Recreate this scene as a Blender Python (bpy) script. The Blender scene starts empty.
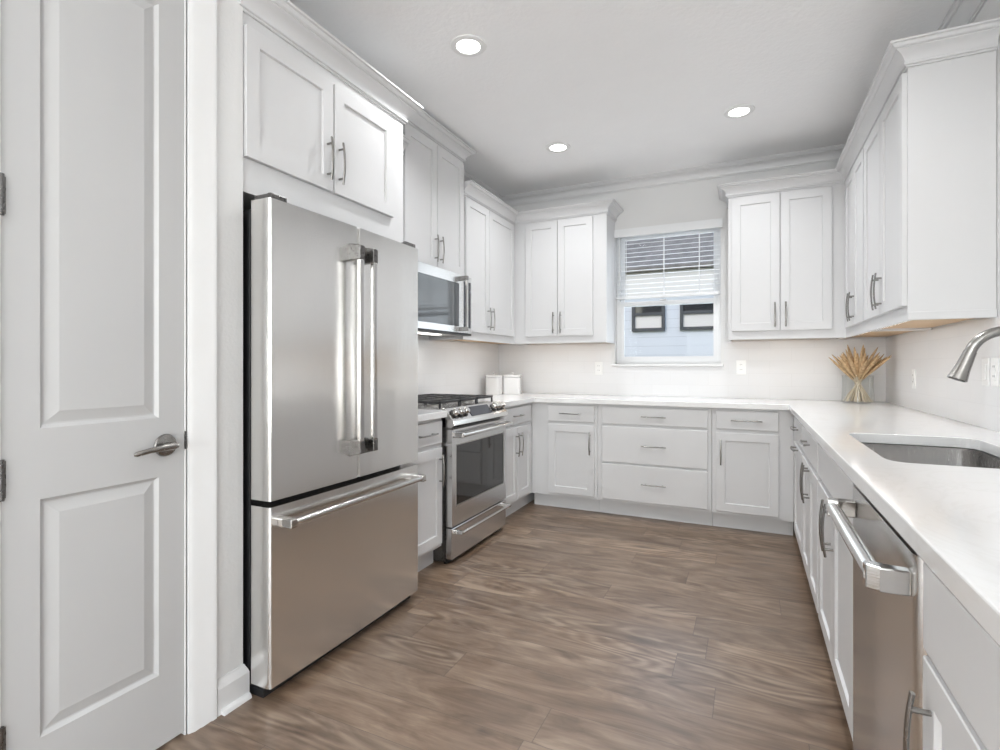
import bpy, bmesh, math, random
from mathutils import Vector, Matrix, noise
random.seed(7)
sc = bpy.context.scene
PI = math.pi
# ---------------------------------------------------------------- camera
YAW = 0.4401
cd = bpy.data.cameras.new('camera')
cd.sensor_width = 36.0
cd.lens = 0.5209 * 36.0
cd.shift_x = -0.00334
cd.shift_y = -0.00966
cd.clip_start = 0.02
cam = bpy.data.objects.new('camera', cd)
sc.collection.objects.link(cam)
cam.location = (0, 0, 1.1826)
cam.rotation_euler = (PI / 2, 0, YAW)
sc.camera = cam
# ---------------------------------------------------------------- sky, exposure
world = bpy.data.worlds.new('sky')
sc.world = world
world.use_nodes = True
wn = world.node_tree
sky = wn.nodes.new('ShaderNodeTexSky')
sky.sky_type = 'NISHITA'
sky.sun_elevation = math.radians(42)
sky.sun_rotation = math.radians(200)
sky.sun_disc = False
sky.air_density = 1.0
sky.dust_density = 2.0
wn.links.new(sky.outputs[0], wn.nodes['Background'].inputs[0])
wn.nodes['Background'].inputs[1].default_value = 0.26
vs = sc.view_settings
vs.view_transform = 'Standard'
vs.look = 'None'
vs.gamma = 1.0
vs.use_curve_mapping = False
vs.exposure = 0.37
sc.cycles.use_denoising = True
sc.cycles.denoiser = 'OPENIMAGEDENOISE'
sc.cycles.max_bounces = 14
sc.cycles.diffuse_bounces = 8
sc.cycles.glossy_bounces = 6
sc.cycles.transmission_bounces = 10
sc.cycles.transparent_max_bounces = 12
sc.cycles.sample_clamp_indirect = 8.0
sc.cycles.caustics_refractive = False
sc.cycles.caustics_reflective = False


def area(name, loc, size, power, rot=(0, 0, 0), color=(1, 1, 1), shape='RECTANGLE', parent=None, spread=PI):
    l = bpy.data.lights.new(name, 'AREA')
    l.shape = shape
    l.size = size[0]
    if shape in ('RECTANGLE', 'ELLIPSE'):
        l.size_y = size[1]
    l.energy = power
    l.color = color
    l.spread = spread
    o = bpy.data.objects.new(name, l)
    o.location = loc
    o.rotation_euler = rot
    sc.collection.objects.link(o)
    if parent:
        o.parent = parent
    return o


# unseen rear and patio fill lamps added as daylight, tilted up to brighten the ceiling
area('daylight_fill_rear', (0.8, -4.45, 1.35), (4.6, 2.2), 262, (PI / 2 + .85, 0, 0), (0.955, 0.985, 1.0))
area('daylight_fill_patio', (4.35, -2.6, 1.2), (2.6, 2.2), 260, (0, PI / 2 + .85, 0), (0.955, 0.985, 1.0))
area('daylight_kitchen_window', (-0.65, 4.80, 1.78), (0.8, 1.1), 5, (-PI / 2, 0, 0), (0.93, 0.97, 1.0))
# ---------------------------------------------------------------- room numbers
WL, WR, WB = -2.25, 0.92, 4.67          # left, right, back wall faces
ZC = 2.83                                # ceiling
WD = -1.63                               # face of the pantry wall
NS = -0.6                                # near end of the right wall
CT, CB = 0.914, 0.876                    # counter top and underside


# ---------------------------------------------------------------- materials
class NT:
    def __init__(s, name):
        s.m = bpy.data.materials.new(name)
        s.m.use_nodes = True
        s.t = s.m.node_tree
        s.b = s.t.nodes['Principled BSDF']

    def n(s, typ, **kw):
        nd = s.t.nodes.new('ShaderNode' + typ)
        for k, v in kw.items():
            if k.startswith('i_'):
                key = k[2:]
                key = int(key) if key.isdigit() else key.replace('_', ' ')
                s.put(nd.inputs[key], v)
            else:
                setattr(nd, k, v)
        return nd

    def put(s, sock, v):
        if isinstance(v, bpy.types.NodeSocket):
            s.t.links.new(v, sock)
        else:
            sock.default_value = v

    def math(s, op, a, b=0.0, c=0.0):
        nd = s.t.nodes.new('ShaderNodeMath')
        nd.operation = op
        for i, v in enumerate((a, b, c)):
            s.put(nd.inputs[i], v)
        return nd.outputs[0]

    def mix(s, f, a, b, blend='MIX'):
        nd = s.t.nodes.new('ShaderNodeMix')
        nd.data_type = 'RGBA'
        nd.blend_type = blend
        s.put(nd.inputs[0], f)
        for i, v in ((6, a), (7, b)):
            if not isinstance(v, bpy.types.NodeSocket) and len(v) == 3:
                v = (*v, 1)
            s.put(nd.inputs[i], v)
        return nd.outputs[2]

    def ramp(s, f, stops):
        nd = s.t.nodes.new('ShaderNodeValToRGB')
        el = nd.color_ramp.elements
        while len(el) < len(stops):
            el.new(0.5)
        for e, (p, c) in zip(el, stops):
            e.position = p
            e.color = (*c, 1) if len(c) == 3 else c
        s.put(nd.inputs[0], f)
        return nd.outputs[0]

    def coords(s, scale=(1, 1, 1), kind='Object'):
        tc = s.t.nodes.new('ShaderNodeTexCoord')
        mp = s.t.nodes.new('ShaderNodeMapping')
        mp.inputs['Scale'].default_value = scale
        s.t.links.new(tc.outputs[kind], mp.inputs[0])
        return mp.outputs[0]

    def world(s, scale=(1, 1, 1)):
        g = s.t.nodes.new('ShaderNodeNewGeometry')
        mp = s.t.nodes.new('ShaderNodeMapping')
        mp.inputs['Scale'].default_value = scale
        s.t.links.new(g.outputs['Position'], mp.inputs[0])
        return mp.outputs[0]

    def bump(s, h, strength=0.1, dist=0.01):
        nd = s.n('Bump')
        s.put(nd.inputs['Height'], h)
        nd.inputs['Strength'].default_value = strength
        nd.inputs['Distance'].default_value = dist
        s.t.links.new(nd.outputs[0], s.b.inputs['Normal'])
        return nd

    def set(s, **kw):
        for k, v in kw.items():
            k = {'color': 'Base Color', 'rough': 'Roughness', 'metal': 'Metallic', 'spec': 'Specular IOR Level',
                 'trans': 'Transmission Weight', 'ior': 'IOR', 'coat': 'Coat Weight', 'coat_rough': 'Coat Roughness',
                 'emit': 'Emission Color', 'emit_s': 'Emission Strength', 'alpha': 'Alpha'}[k]
            if k in ('Base Color', 'Emission Color') and not isinstance(v, bpy.types.NodeSocket) and len(v) == 3:
                v = (*v, 1)
            s.put(s.b.inputs[k], v)
        return s


def paint(name, col, rough=0.45, var=0.015, scale=6, bump=0.0, bscale=120, spec=0.5):
    m = NT(name)
    nz = m.n('TexNoise', i_Vector=m.world(), i_Scale=scale, i_Detail=3.0)
    c2 = tuple(c * (1 - var * 2) for c in col)
    m.set(color=m.mix(nz.outputs[0], col, c2), rough=rough, spec=spec)
    if bump:
        n2 = m.n('TexNoise', i_Vector=m.world(), i_Scale=bscale, i_Detail=4.0)
        m.bump(n2.outputs[0], bump, 0.004)
    return m.m


M = {}
M['cabinet'] = paint('cabinet_white_paint', (0.655, 0.655, 0.66), 0.45, spec=0.25)
M['trim'] = paint('trim_white_paint', (0.70, 0.70, 0.70), 0.35)
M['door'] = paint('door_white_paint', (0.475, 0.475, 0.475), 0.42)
M['wall'] = paint('wall_grey_paint', (0.73, 0.73, 0.725), 0.7, bump=0.25, bscale=90)
M['ceiling'] = paint('ceiling_white_paint', (0.95, 0.95, 0.95), 0.8, bump=0.5, bscale=45)
M['plastic'] = paint('white_plastic', (0.83, 0.83, 0.82), 0.3)
M['ceramic'] = paint('white_ceramic', (0.70, 0.695, 0.69), 0.25)
M['black'] = paint('black_plastic', (0.012, 0.012, 0.013), 0.4)
M['cast_iron'] = paint('black_cast_iron', (0.02, 0.02, 0.022), 0.45, bump=0.3, bscale=400)
M['vinyl'] = paint('white_vinyl', (0.80, 0.81, 0.82), 0.35)
M['birch'] = paint('birch_panel', (0.62, 0.43, 0.25), 0.5, var=0.12, scale=14)
M['dark_frame'] = paint('dark_window_frame', (0.05, 0.055, 0.06), 0.5)


def steel(name, col, rough, brush=(1, 1, 60), wave=0.0, axis=None):
    m = NT(name)
    nz = m.n('TexNoise', i_Vector=m.coords(brush), i_Scale=14.0, i_Detail=4.0, i_Roughness=0.7)
    c2 = tuple(c * 0.9 for c in col)
    r = m.math('MULTIPLY_ADD', nz.outputs[0], 0.10, rough - 0.05)
    m.set(color=m.mix(nz.outputs[0], col, c2), metal=1.0, rough=r)
    h = m.math('MULTIPLY', nz.outputs[0], 0.05)
    if wave:
        n2 = m.n('TexNoise', i_Vector=m.coords((1, 1, 0.30)), i_Scale=3.2, i_Detail=1.0)
        h = m.math('MULTIPLY_ADD', n2.outputs[0], wave, h)
    m.bump(h, 0.35, 0.01)
    return m.m


M['steel_fridge'] = steel('brushed_steel_vertical', (0.84, 0.83, 0.81), 0.20, (60, 60, 0.6), 2.6)
M['steel_h'] = steel('brushed_steel_horizontal', (0.68, 0.675, 0.67), 0.24, (1, 1, 60), 0.2)
M['steel_side'] = steel('brushed_steel_side', (0.50, 0.49, 0.47), 0.35, (40, 40, 1), 0.2)
M['steel_polish'] = steel('polished_steel', (0.60, 0.59, 0.575), 0.17, (1, 1, 8))
M['nickel'] = steel('satin_nickel', (0.33, 0.32, 0.305), 0.26, (8, 8, 8))
M['sink_steel'] = steel('sink_steel', (0.62, 0.61, 0.60), 0.26, (40, 40, 1), 0.0)
M['handle_dark'] = steel('dark_satin_metal', (0.19, 0.185, 0.18), 0.28, (8, 8, 8))


def mk_floor():
    m = NT('wood_plank_floor')
    pos = m.world()
    sp = m.n('SeparateXYZ', i_0=pos)
    x, y = sp.outputs[0], sp.outputs[1]
    PW, PL = 0.182, 1.22
    yy = m.math('DIVIDE', m.math('SUBTRACT', y, 2.242 - 0.182 * 40), PW)
    row = m.math('FLOOR', yy)
    fy = m.math('FRACT', yy)
    wr = m.n('TexWhiteNoise', noise_dimensions='1D')
    m.put(wr.inputs['W'], row)
    xx = m.math('DIVIDE', m.math('ADD', m.math('ADD', x, 50.0), m.math('MULTIPLY', wr.outputs[0], PL)), PL)
    col = m.math('FLOOR', xx)
    fx = m.math('FRACT', xx)
    cmb = m.n('CombineXYZ', i_0=row, i_1=col)
    wc = m.n('TexWhiteNoise', noise_dimensions='2D', i_Vector=cmb.outputs[0])
    rnd = wc.outputs[0]
    # grain: stretched noise, shifted per plank
    cg = m.n('CombineXYZ')
    m.put(cg.inputs[0], m.math('ADD', m.math('MULTIPLY', x, 1.7), m.math('MULTIPLY', rnd, 37.0)))
    m.put(cg.inputs[1], m.math('ADD', m.math('MULTIPLY', y, 6.0), m.math('MULTIPLY', rnd, 91.0)))
    m.put(cg.inputs[2], m.math('MULTIPLY', rnd, 11.0))
    n1 = m.n('TexNoise', i_Vector=cg.outputs[0], i_Scale=1.3, i_Detail=4.0, i_Roughness=0.55, i_Distortion=1.8)
    cf = m.n('CombineXYZ')
    m.put(cf.inputs[0], m.math('ADD', m.math('MULTIPLY', x, 6.0), m.math('MULTIPLY', rnd, 37.0)))
    m.put(cf.inputs[1], m.math('MULTIPLY', y, 75.0))
    m.put(cf.inputs[2], rnd)
    n2 = m.n('TexNoise', i_Vector=cf.outputs[0], i_Scale=1.0, i_Detail=4.0, i_Roughness=0.65)
    # cathedral figure: contour lines of a slow noise field, faint
    cc = m.n('CombineXYZ')
    m.put(cc.inputs[0], m.math('ADD', m.math('MULTIPLY', x, 0.9), m.math('MULTIPLY', rnd, 57.0)))
    m.put(cc.inputs[1], m.math('ADD', m.math('MULTIPLY', y, 4.2), m.math('MULTIPLY', rnd, 23.0)))
    n3 = m.n('TexNoise', i_Vector=cc.outputs[0], i_Scale=1.25, i_Detail=1.5, i_Roughness=0.4)
    rings = m.math('MULTIPLY_ADD', m.math('SINE', m.math('MULTIPLY', n3.outputs[0], 95.0)), 0.5, 0.5)
    n4 = m.n('TexNoise', i_Vector=cc.outputs[0], i_Scale=0.8, i_Detail=2.0)
    ringmask = m.ramp(n4.outputs[0], [(0.48, (0, 0, 0)), (0.62, (1, 1, 1))])
    # knots
    ck = m.n('CombineXYZ')
    m.put(ck.inputs[0], m.math('ADD', m.math('MULTIPLY', x, 2.2), m.math('MULTIPLY', rnd, 13.0)))
    m.put(ck.inputs[1], m.math('MULTIPLY', y, 6.0))
    vo = m.n('TexVoronoi', i_Vector=ck.outputs[0], i_Scale=0.9)
    knot = m.ramp(vo.outputs['Distance'], [(0.0, (1, 1, 1)), (0.20, (0, 0, 0))])
    g = m.math('ADD', m.math('MULTIPLY', n1.outputs[0], 0.60), m.math('MULTIPLY', n2.outputs[0], 0.26))
    g = m.math('ADD', g, m.math('MULTIPLY', n4.outputs[0], 0.18))
    g = m.math('ADD', g, m.math('MULTIPLY', m.math('MULTIPLY', m.math('SUBTRACT', rings, 0.5), ringmask), 0.17))
    base = m.ramp(g, [(0.32, (0.062, 0.037, 0.023)), (0.45, (0.138, 0.090, 0.058)), (0.56, (0.200, 0.142, 0.099)),
                      (0.68, (0.29, 0.22, 0.160))])
    tint = m.ramp(rnd, [(0.0, (0.86, 0.84, 0.83)), (0.5, (1.0, 0.98, 0.97)), (1.0, (1.12, 1.08, 1.04))])
    c = m.mix(1.0, base, tint, 'MULTIPLY')
    c = m.mix(m.math('MULTIPLY', knot, 0.55), c, (0.045, 0.034, 0.028))
    ey = m.math('MINIMUM', fy, m.math('SUBTRACT', 1.0, fy))
    ex = m.math('MINIMUM', fx, m.math('SUBTRACT', 1.0, fx))
    seam = m.math('MAXIMUM', m.math('LESS_THAN', ey, 0.006), m.math('LESS_THAN', ex, 0.0011))
    c = m.mix(m.math('MULTIPLY', seam, 0.55), c, (0.03, 0.02, 0.016))
    rr = m.math('MULTIPLY_ADD', n2.outputs[0], 0.14, 0.27)
    m.set(color=c, rough=rr, spec=0.9)
    h = m.math('SUBTRACT', m.math('MULTIPLY', n2.outputs[0], 0.25), seam)
    m.bump(h, 0.25, 0.002)
    return m.m


M['floor'] = mk_floor()


def mk_quartz():
    m = NT('white_quartz')
    v = m.n('TexNoise', i_Vector=m.world(), i_Scale=2.2, i_Detail=6.0, i_Roughness=0.6, i_Distortion=2.2)
    vein = m.ramp(v.outputs[0], [(0.47, (0, 0, 0)), (0.5, (1, 1, 1)), (0.53, (0, 0, 0))])
    n2 = m.n('TexNoise', i_Vector=m.world(), i_Scale=1.1, i_Detail=2.0)
    f = m.math('MULTIPLY', m.math('MULTIPLY', vein, n2.outputs[0]), 0.28)
    m.set(color=m.mix(f, (0.77, 0.77, 0.77), (0.61, 0.59, 0.56)), rough=0.09, spec=0.55)
    return m.m


M['quartz'] = mk_quartz()


def mk_tile():
    m = NT('white_glossy_tile')
    g = m.n('NewGeometry')
    sp = m.n('SeparateXYZ', i_0=g.outputs['Position'])
    sn = m.n('SeparateXYZ', i_0=g.outputs['Normal'])
    side = m.math('GREATER_THAN', m.math('ABSOLUTE', sn.outputs[0]), 0.5)
    u = m.math('ADD', m.math('MULTIPLY', sp.outputs[0], m.math('SUBTRACT', 1.0, side)),
               m.math('MULTIPLY', sp.outputs[1], side))
    cb = m.n('CombineXYZ', i_0=u, i_1=m.math('SUBTRACT', sp.outputs[2], 0.914))
    br = m.n('TexBrick', i_Vector=cb.outputs[0])
    br.offset = 0.5
    for k, v in (('Scale', 1.0), ('Mortar Size', 0.0012), ('Mortar Smooth', 0.3), ('Brick Width', 0.305),
                 ('Row Height', 0.1016)):
        br.inputs[k].default_value = v
    br.inputs['Color1'].default_value = (0.73, 0.73, 0.735, 1)
    br.inputs['Color2'].default_value = (0.715, 0.715, 0.72, 1)
    br.inputs['Mortar'].default_value = (0.67, 0.67, 0.67, 1)
    wob = m.n('TexNoise', i_Vector=m.world(), i_Scale=9.0, i_Detail=1.0)
    m.set(color=br.outputs[0], rough=0.32, spec=0.12)
    m.bump(m.math('SUBTRACT', m.math('MULTIPLY', wob.outputs[0], 0.6), br.outputs['Fac']), 0.25, 0.003)
    return m.m


M['tile'] = mk_tile()


def glass(name, col=(1, 1, 1), rough=0.0, ior=1.45):
    m = NT(name)
    nz = m.n('TexNoise', i_Vector=m.world(), i_Scale=2.0)
    m.set(color=m.mix(m.math('MULTIPLY', nz.outputs[0], 0.04), col, tuple(c * 0.9 for c in col)), trans=1.0,
          rough=rough, ior=ior)
    return m.m


M['clear_glass'] = glass('clear_glass', (0.97, 0.98, 0.98))


def pane_glass(name='window_glass', tint=(0.93, 0.95, 0.96, 1), ior=1.15, refl=1.0):
    # thin window glass: mostly see-through, reflecting at a grazing angle
    m = bpy.data.materials.new(name)
    m.use_nodes = True
    t = m.node_tree
    t.nodes.clear()
    o = t.nodes.new('ShaderNodeOutputMaterial')
    mx = t.nodes.new('ShaderNodeMixShader')
    tr = t.nodes.new('ShaderNodeBsdfTransparent')
    gl = t.nodes.new('ShaderNodeBsdfGlossy')
    gl.inputs['Roughness'].default_value = 0.01
    tr.inputs[0].default_value = tint
    fr = t.nodes.new('ShaderNodeFresnel')
    fr.inputs[0].default_value = ior
    cap = t.nodes.new('ShaderNodeMath')
    cap.operation = 'MULTIPLY'
    cap.inputs[1].default_value = refl
    t.links.new(fr.outputs[0], cap.inputs[0])
    t.links.new(cap.outputs[0], mx.inputs[0])
    t.links.new(tr.outputs[0], mx.inputs[1])
    t.links.new(gl.outputs[0], mx.inputs[2])
    t.links.new(mx.outputs[0], o.inputs[0])
    return m


M['window_glass'] = pane_glass()
_d = NT('oven_glass')
_n = _d.n('TexNoise', i_Vector=_d.world(), i_Scale=3.0)
_d.set(color=_d.mix(_n.outputs[0], (0.018, 0.017, 0.016), (0.03, 0.028, 0.026)), rough=0.06, spec=0.7)
M['dark_glass'] = _d.m
_d = NT('microwave_glass')
_n = _d.n('TexNoise', i_Vector=_d.world(), i_Scale=3.0)
_d.set(color=_d.mix(_n.outputs[0], (0.09, 0.10, 0.11), (0.13, 0.14, 0.15)), rough=0.05, spec=0.5)
M['microwave_glass'] = _d.m
_d = NT('display_glass')
_n = _d.n('TexNoise', i_Vector=_d.world(), i_Scale=30.0)
_d.set(color=_d.mix(_n.outputs[0], (0.02, 0.022, 0.03), (0.04, 0.045, 0.06)), rough=0.08)
M['display'] = _d.m


def emissive(name, col, s):
    m = NT(name)
    nz = m.n('TexNoise', i_Vector=m.world(), i_Scale=1.0)
    m.set(color=(0.9, 0.9, 0.9), emit=m.mix(m.math('MULTIPLY', nz.outputs[0], 0.02), col, (1, 1, 1)), emit_s=s)
    return m.m


M['lamp'] = emissive('lamp_lens', (1.0, 0.98, 0.94), 6.0)
M['led'] = emissive('led_strip', (1.0, 0.97, 0.92), 5.0)


def mk_straw():
    m = NT('dried_straw')
    nz = m.n('TexNoise', i_Vector=m.coords((1, 1, 1)), i_Scale=60.0, i_Detail=3.0)
    oi = m.n('ObjectInfo')
    a = m.ramp(nz.outputs[0], [(0.3, (0.36, 0.235, 0.12)), (0.7, (0.62, 0.46, 0.28))])
    b = m.mix(oi.outputs['Random'], (0.80, 0.78, 0.76), (1.1, 1.08, 1.05))
    m.set(color=m.mix(1.0, a, b, 'MULTIPLY'), rough=0.8)
    return m.m


M['straw'] = mk_straw()
M['stem'] = paint('pale_straw_stem', (0.60, 0.52, 0.40), 0.7, var=0.1, scale=40)


def mk_siding():
    m = NT('lap_siding')
    g = m.n('NewGeometry')
    sp = m.n('SeparateXYZ', i_0=g.outputs['Position'])
    f = m.math('FRACT', m.math('DIVIDE', sp.outputs[2], 0.15))
    ln = m.math('LESS_THAN', f, 0.07)
    nz = m.n('TexNoise', i_Vector=m.world(), i_Scale=3.0)
    c = m.mix(nz.outputs[0], (0.70, 0.74, 0.78), (0.64, 0.68, 0.73))  # blue tint paints the shade into the pale siding
    m.set(color=m.mix(m.math('MULTIPLY', ln, 0.4), c, (0.35, 0.38, 0.42)), rough=0.6)
    m.bump(f, 0.4, 0.02)
    return m.m


M['siding'] = mk_siding()


def mk_shingle():
    m = NT('roof_shingles')
    v = m.n('TexVoronoi', i_Vector=m.world((1, 1, 1)), i_Scale=7.0)
    nz = m.n('TexNoise', i_Vector=m.world(), i_Scale=2.5, i_Detail=4.0)
    c = m.mix(v.outputs['Distance'], (0.09, 0.085, 0.08), (0.30, 0.28, 0.26))
    m.set(color=m.mix(nz.outputs[0], c, (0.22, 0.21, 0.19)), rough=0.9)
    return m.m


M['shingle'] = mk_shingle()
M['lit_cream'] = paint('lit_cream_paint', (0.72, 0.70, 0.66), 0.6)  # cream with light painted in: sunlit siding band, sky in the panes
M['foliage'] = paint('dark_foliage', (0.06, 0.10, 0.06), 0.8, var=0.25, scale=5)
M['lawn'] = paint('lawn_ground', (0.10, 0.14, 0.06), 0.9, var=0.2, scale=4)


# ---------------------------------------------------------------- mesh helpers
class MB:
    def __init__(s):
        s.bm = bmesh.new()

    def box(s, x0, x1, y0, y1, z0, z1):
        x0, x1 = sorted((x0, x1)); y0, y1 = sorted((y0, y1)); z0, z1 = sorted((z0, z1))
        v = [s.bm.verts.new(p) for p in ((x0, y0, z0), (x1, y0, z0), (x1, y1, z0), (x0, y1, z0),
                                         (x0, y0, z1), (x1, y0, z1), (x1, y1, z1), (x0, y1, z1))]
        for f in ((3, 2, 1, 0), (4, 5, 6, 7), (0, 1, 5, 4), (1, 2, 6, 5), (2, 3, 7, 6), (3, 0, 4, 7)):
            s.bm.faces.new([v[i] for i in f])
        return s

    def frame(s, x0, x1, y0, y1, z0, z1, w, wt=None):
        wt = wt or w
        s.box(x0, x0 + w, y0, y1, z0, z1).box(x1 - w, x1, y0, y1, z0, z1)
        return s.box(x0 + w, x1 - w, y0, y1, z0, z0 + wt).box(x0 + w, x1 - w, y0, y1, z1 - wt, z1)

    def quad(s, *pts):
        s.bm.faces.new([s.bm.verts.new(p) for p in pts])
        return s

    def tube(s, pts, r, seg=12, caps=True, flat=None):
        """round (or elliptical) tube along points; r number or list; flat=(a,b) section scale"""
        pts = [Vector(p) for p in pts]
        n = len(pts)
        rs = r if isinstance(r, (list, tuple)) else [r] * n
        rings = []
        up = None
        for i, p in enumerate(pts):
            t = (pts[min(i + 1, n - 1)] - pts[max(i - 1, 0)]).normalized()
            if up is None:
                up = Vector((0, 0, 1)) if abs(t.z) < 0.9 else Vector((0, 1, 0))
            a = t.cross(up).normalized()
            b = a.cross(t).normalized()
            up = b
            fa, fb = flat or (1, 1)
            rings.append([s.bm.verts.new(p + a * (rs[i] * fa * math.cos(2 * PI * k / seg)) +
                                         b * (rs[i] * fb * math.sin(2 * PI * k / seg))) for k in range(seg)])
        for i in range(n - 1):
            for k in range(seg):
                s.bm.faces.new((rings[i][k], rings[i][(k + 1) % seg], rings[i + 1][(k + 1) % seg], rings[i + 1][k]))
        if caps:
            s.bm.faces.new(rings[0][::-1])
            s.bm.faces.new(rings[-1])
        return s

    def lathe(s, prof, c=(0, 0, 0), seg=32, axis='z'):
        """prof: list of (r, h); surface of revolution about axis through c"""
        rings = []
        for r, h in prof:
            ring = []
            if r < 1e-6:
                p = {'z': (0, 0, h), 'y': (0, h, 0), 'x': (h, 0, 0)}[axis]
                ring = [s.bm.verts.new(Vector(c) + Vector(p))]
            else:
                for k in range(seg):
                    a = 2 * PI * k / seg
                    u, v = r * math.cos(a), r * math.sin(a)
                    p = {'z': (u, v, h), 'y': (u, h, v), 'x': (h, u, v)}[axis]
                    ring.append(s.bm.verts.new(Vector(c) + Vector(p)))
            rings.append(ring)
        for a, b in zip(rings, rings[1:]):
            for k in range(seg):
                k2 = (k + 1) % seg
                if len(a) == 1 and len(b) == 1:
                    continue
                if len(a) == 1:
                    s.bm.faces.new((a[0], b[k2], b[k]))
                elif len(b) == 1:
                    s.bm.faces.new((a[k], a[k2], b[0]))
                else:
                    s.bm.faces.new((a[k], a[k2], b[k2], b[k]))
        return s

    def sweep(s, prof, path, k0=0.0, k1=0.0, z=0.0):
        """closed profile [(out, up)] along an XY path; outward is the right-hand side; k0/k1 shear the end cuts"""
        P = [Vector((p[0], p[1])) for p in path]
        n = len(P)
        T = [(P[i + 1] - P[i]).normalized() for i in range(n - 1)]
        N = [Vector((t.y, -t.x)) for t in T]
        rings = []
        for i in range(n):
            if i == 0:
                m = N[0] + T[0] * k0
            elif i == n - 1:
                m = N[-1] + T[-1] * k1
            else:
                m = (N[i - 1] + N[i]) / (1 + N[i - 1].dot(N[i]))
            rings.append([s.bm.verts.new((P[i].x + m.x * o, P[i].y + m.y * o, z + u)) for o, u in prof])
        L = len(prof)
        for a, b in zip(rings, rings[1:]):
            for k in range(L):
                s.bm.faces.new((a[k], a[(k + 1) % L], b[(k + 1) % L], b[k]))
        s.bm.faces.new(rings[0][::-1])
        s.bm.faces.new(rings[-1])
        return s

    def prism(s, outline, z0, z1, axis='z'):
        """convex-or-simple outline extruded; axis names the extrusion direction"""
        def P(a, b, h):
            return {'z': (a, b, h), 'y': (a, h, b), 'x': (h, a, b)}[axis]
        lo = [s.bm.verts.new(P(a, b, z0)) for a, b in outline]
        hi = [s.bm.verts.new(P(a, b, z1)) for a, b in outline]
        n = len(outline)
        s.bm.faces.new(lo[::-1])
        s.bm.faces.new(hi)
        for k in range(n):
            s.bm.faces.new((lo[k], lo[(k + 1) % n], hi[(k + 1) % n], hi[k]))
        return s

    def build(s, name, mat, parent=None, bevel=0.0, smooth=False, seg=2, angle=35):
        bmesh.ops.recalc_face_normals(s.bm, faces=s.bm.faces)
        me = bpy.data.meshes.new(name)
        s.bm.to_mesh(me)
        s.bm.free()
        me.materials.append(M[mat] if isinstance(mat, str) else mat)
        o = bpy.data.objects.new(name, me)
        sc.collection.objects.link(o)
        if parent is not None:
            o.parent = parent
        if smooth:
            for p in me.polygons:
                p.use_smooth = True
            me.set_sharp_from_angle(angle=math.radians(40))
        if bevel:
            b = o.modifiers.new('bevel', 'BEVEL')
            b.width = bevel
            b.segments = seg
            b.limit_method = 'ANGLE'
            b.angle_limit = math.radians(angle)
            b.harden_normals = False
        return o


def tag(o, label=None, cat=None, group=None, kind=None):
    if label: o['label'] = label
    if cat: o['category'] = cat
    if group: o['group'] = group
    if kind: o['kind'] = kind
    return o


def thing(name, label, cat, loc=(0, 0, 0), rz=0.0, group=None, kind=None):
    o = bpy.data.objects.new(name, None)
    o.empty_display_size = 0.1
    sc.collection.objects.link(o)
    o.location = loc
    o.rotation_euler = (0, 0, rz)
    return tag(o, label, cat, group, kind)


def struct(o):
    o['kind'] = 'structure'
    return o


def copy_tree(o, parent=None):
    c = o.copy()
    sc.collection.objects.link(c)
    if parent is not None:
        c.parent = parent
    for ch in list(o.children):
        copy_tree(ch, c)
    return c


# ================================================================= THE ROOM
XR2, YR = 4.5, -4.6          # living area behind the camera
b = MB(); b.box(-2.4, XR2 + .1, YR - .1, WB + .12, -0.1, 0.0)
struct(b.build('floor', 'floor'))
b = MB(); b.box(-2.4, XR2 + .1, YR - .1, WB + .12, ZC, ZC + .1)
struct(b.build('ceiling', 'ceiling'))
# back wall with window opening
WX0, WX1, WZ0, WZ1 = -1.09, -0.205, 1.195, 2.385
b = MB()
b.box(-2.4, WX0, WB, WB + .14, 0, ZC).box(WX1, WR + .12, WB, WB + .14, 0, ZC)
b.box(WX0, WX1, WB, WB + .14, 0, WZ0).box(WX0, WX1, WB, WB + .14, WZ1, ZC)
struct(b.build('wall_back', 'wall'))
b = MB(); b.box(WR, WR + .12, NS, WB, 0, ZC)
struct(b.build('wall_right', 'wall'))
# left: kitchen wall, return beside the fridge, pantry wall with door opening
DY0, DY1, DZ = 0.616, 1.077, 2.42
b = MB()
b.box(WL - .12, WL, 1.174, WB, 0, ZC)
b.box(WL, WD, 1.174, 1.284, 0, ZC)
b.box(WD - .115, WD, DY1, 1.174, 0, ZC).box(WD - .115, WD, YR, DY0, 0, ZC).box(WD - .115, WD, DY0, DY1, DZ, ZC)
struct(b.build('wall_left', 'wall'))
b = MB()
b.box(WD - .1, -1.5, YR - .1, YR, 0, ZC).box(3.1, XR2, YR - .1, YR, 0, ZC)
b.box(-1.5, 3.1, YR - .1, YR, 2.4, ZC).box(-1.5, 3.1, YR - .1, YR, 0, .3)
struct(b.build('wall_rear', 'wall'))
b = MB(); b.box(WR + .12, XR2 + .1, NS, NS + .1, 0, ZC)
struct(b.build('wall_living', 'wall'))
b = MB()
b.box(XR2, XR2 + .1, YR, -3.9, 0, ZC).box(XR2, XR2 + .1, -1.3, NS, 0, ZC).box(XR2, XR2 + .1, -3.9, -1.3, 2.3, ZC)
struct(b.build('wall_patio', 'wall'))
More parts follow.
